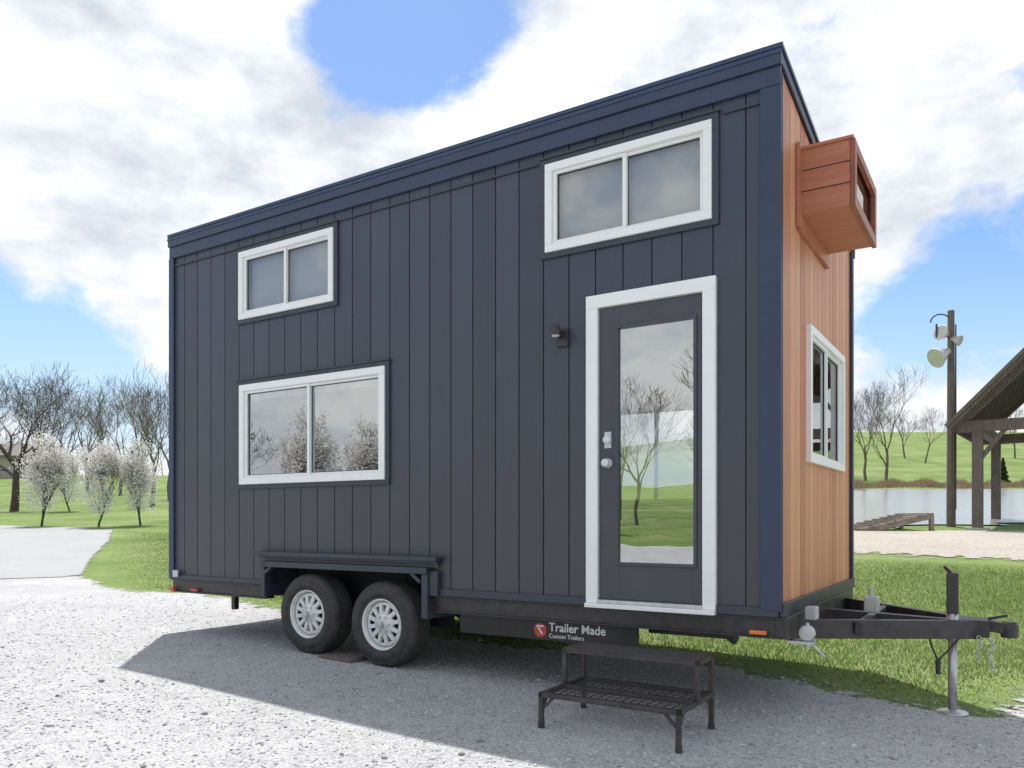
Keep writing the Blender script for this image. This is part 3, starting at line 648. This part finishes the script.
# ------------------------------------------------------------------ floodlight pole
D=23; X=(951-512)/788*D; FP=empty('floodlight_pole',(X,D,h(X,D)))
m=MB(); m.tube((0,0,-.2),(0,0,6.3),.125,.09,14); m.obj('pole',timber,FP)
m=MB(); m.beam((-.1,-.02,5.55),(-.45,-.05,5.5),.06,.05); m.beam((-.45,-.05,5.5),(-.45,-.05,5.9),.04,.04)
for k in range(8):
    a0_=math.pi*k/8; a1_=math.pi*(k+1)/8; m.tube((-.3+.3*math.cos(a0_),0,5.95+.25*math.sin(a0_)),(-.3+.3*math.cos(a1_),0,5.95+.25*math.sin(a1_)),.02,.02,6)
m.tube((.14,0,.5),(.14,0,5.9),.02,.02,6); m.obj('bracket_and_conduit',black,FP)
def flood(c,rz,tilt,s):
    m=MB(); m.lathe([(.0,-.32),(.10,-.32),(.12,-.18),(.17,-.12),(.27,.12),(.29,.14),(.27,.15),(.0,.10)],(0,0,0),'X',24); o=m.obj('floodlight',floodm,FP,0,True); o.location=c; o.rotation_euler=(0,tilt,rz); o.scale=(s,)*3
flood((-.42,-.15,4.95),math.pi+.25,.5,1.05); flood((-.30,-.1,5.62),math.pi+.5,-.1,.75); flood((.08,-.2,5.4),-.9,.4,.55)
# ------------------------------------------------------------------ pavilion
X,Y=13.0,22; PV=empty('timber_pavilion',(X,Y,h(X,Y)),-math.radians(37))
m=MB(); W=6.4; E=2.75
posts=[(0,0),(W-1.2,0),(0,4.6),(W-1.2,4.6)]
for (x,y) in posts: m.box(x-.13,x+.13,-.0,E,y-.13,y+.13)
m.box(-.5,W-.7,E,E+.3,-.13,.13); m.box(-.5,W-.7,E,E+.3,4.47,4.73); m.box(-.12,.12,E+.01,E+.28,.13,4.47); m.box(W-1.32,W-1.08,E+.01,E+.28,.13,4.47)
mid=(W-1.2)/2; pk=E+.3+3.15
m.beam((mid,0,E+.3),(mid,0,pk-.2),.2,.2)
for s_ in (-1,1):
    for y in (-.0,4.6): m.beam((mid,y,pk-.18),(mid+s_*(mid+.55),y,E+.12),.16,.22)
    m.beam((mid,-.0,E+.6),(mid+s_*1.2,0,E+1.5),.14,.16)
m.beam((0,0,1.9),(.65,0,E+.02),.12,.12); m.beam((0,0.1,1.9),(0,.75,E+.02),.12,.12); m.beam((W-1.2,0,1.9),(W-1.85,0,E+.02),.12,.12)
m.obj('timber_frame',timber,PV,.01)
m=MB()
for s_ in (-1,1): m.beam((mid,2.3,pk+.05),(mid+s_*(mid+.68),2.3,E+.12),6.2,.09)
me=m.obj('roof',greyroof,PV)
m=MB()
for s_ in (-1,1):
    for k in range(11): 
        y=-.7+k*.58; m.beam((mid,y,pk-.06),(mid+s_*(mid+.64),y,E+.06),.05,.12)
m.obj('rafters',timber,PV)
m=MB()
for (x,y) in posts: m.box(x-.28,x+.28,-.35,.06,y-.28,y+.28)
m.box(-.9,W,-.5,-.02,-.9,5.4); m.obj('concrete_footings',concrete,PV,.01)
# distant house
D=85;X=(5-512)/788*D; HH=empty('distant_house',(X,D,h(X,D)),.3)
m=MB(); m.box(-5,5,-.5,2.2,-3,3); m.obj('walls',simple('house_wall',(.4,.37,.34),.8),HH)
m=MB(); m.v=[(-5.4,-3.5,2.1),(5.4,-3.5,2.1),(5.4,3.5,2.1),(-5.4,3.5,2.1),(-5.4,0,3.6),(5.4,0,3.6)]; m.f=[(0,1,5,4),(2,3,4,5),(0,4,3),(1,2,5),(0,3,2,1)]; m.obj('roof',greyroof,HH)
m=MB(); [m.box(x,x+1.1,.7,1.7,-3.05,-3.01) for x in (-3.8,-1,2)]; m.obj('windows',dark,HH)
# ------------------------------------------------------------------ light
el=math.radians(65); sd=Vector((-.217,.976,0)).normalized()
sun=bpy.data.lights.new('sun','SUN'); sun.energy=5; sun.angle=math.radians(.6); sun.color=(1,.97,.93)
so=bpy.data.objects.new('sun',sun); sc.collection.objects.link(so)
trav=Vector((-sd.x*math.cos(el),-sd.y*math.cos(el),-math.sin(el))); so.rotation_euler=trav.to_track_quat('-Z','Y').to_euler(); so.location=(0,0,20)
w=bpy.data.worlds.new('World'); sc.world=w; w.use_nodes=True; nt=w.node_tree; bg=nt.nodes['Background']
STR=.15; bg.inputs[1].default_value=STR
sky=N(nt,'ShaderNodeTexSky',sky_type='NISHITA'); sky.sun_disc=False; sky.sun_elevation=el; sky.sun_rotation=math.atan2(sd.x,sd.y); sky.air_density=1.0; sky.dust_density=.5; sky.ozone_density=3
hs=N(nt,'ShaderNodeHueSaturation'); hs.inputs['Saturation'].default_value=1.12; hs.inputs['Value'].default_value=1.15; L(nt,sky.outputs[0],hs.inputs['Color'])
tc=N(nt,'ShaderNodeTexCoord'); dv=tc.outputs['Generated']
mp=N(nt,'ShaderNodeMapping'); mp.inputs['Scale'].default_value=(1,1,1.5); mp.inputs['Location'].default_value=(.3,.15,.0); L(nt,dv,mp.inputs[0])
n1=noise(nt,mp.outputs[0],3.4,8,.6); n1.inputs['Distortion'].default_value=.1
mp2=N(nt,'ShaderNodeMapping'); mp2.inputs['Scale'].default_value=(1,1,1.9); mp2.inputs['Location'].default_value=(1.7,.4,.33); L(nt,dv,mp2.inputs[0])
n2=noise(nt,mp2.outputs[0],5.4,6,.58)
def dirn(px,py): return Vector(((px-512)/788,1,(520-py)/788)).normalized()
dens=math_(nt,'MULTIPLY_ADD',n1.outputs[0],1.7,-.25)
def blob(px,py,r,wgt):
    global dens
    d=N(nt,'ShaderNodeVectorMath',operation='DISTANCE'); L(nt,dv,d.inputs[0]); d.inputs[1].default_value=dirn(px,py)
    mr=N(nt,'ShaderNodeMapRange',interpolation_type='SMOOTHSTEP'); mr.inputs[1].default_value=0; mr.inputs[2].default_value=r; mr.inputs[3].default_value=wgt; mr.inputs[4].default_value=0
    L(nt,d.outputs['Value'],mr.inputs[0]); dens=math_(nt,'ADD',dens,mr.outputs[0])
blob(395,35,.16,-.46); blob(20,350,.20,-.36); blob(140,370,.14,-.26); blob(975,300,.17,-.40); blob(890,335,.12,-.22)
blob(230,190,.34,.34); blob(60,170,.34,.28); blob(620,60,.30,.36); blob(900,110,.30,.32); blob(430,190,.17,.2)
mask=N(nt,'ShaderNodeMapRange',interpolation_type='SMOOTHSTEP'); mask.inputs[1].default_value=.42; mask.inputs[2].default_value=.66; L(nt,dens,mask.inputs[0])
cr=ramp(nt,[(.36,(.60,.645,.72)),(.47,(.80,.83,.88)),(.56,(1.0,1.0,1.0))]); 
L(nt,n2.outputs[0],cr.inputs[0])
cm=N(nt,'ShaderNodeVectorMath',operation='SCALE'); cm.inputs['Scale'].default_value=1.12/STR; L(nt,cr.outputs[0],cm.inputs[0])
# horizon haze
sz=N(nt,'ShaderNodeSeparateXYZ'); L(nt,dv,sz.inputs[0])
hz=N(nt,'ShaderNodeMapRange',interpolation_type='SMOOTHSTEP'); hz.inputs[1].default_value=-.02; hz.inputs[2].default_value=.32; hz.inputs[3].default_value=.85; hz.inputs[4].default_value=0; L(nt,sz.outputs[2],hz.inputs[0])
mh=N(nt,'ShaderNodeMixRGB'); L(nt,hz.outputs[0],mh.inputs[0]); L(nt,hs.outputs[0],mh.inputs[1]); mh.inputs[2].default_value=(.70/STR,.82/STR,.95/STR,1)
mx=N(nt,'ShaderNodeMixRGB'); L(nt,mask.outputs[0],mx.inputs[0]); L(nt,mh.outputs[0],mx.inputs[1]); L(nt,cm.outputs[0],mx.inputs[2])
L(nt,mx.outputs[0],bg.inputs[0])
sc.view_settings.view_transform='Standard'; sc.view_settings.look='None'; sc.view_settings.exposure=0
# ------------------------------------------------------------------ camera
cam=bpy.data.cameras.new('camera'); co=bpy.data.objects.new('camera',cam); sc.collection.objects.link(co)
co.location=(0,0,1.18); co.rotation_euler=(math.pi/2,0,0); cam.sensor_width=36; cam.lens=788/1024*36; cam.shift_y=136/1024; cam.clip_end=2000; cam.clip_start=.05
sc.camera=co
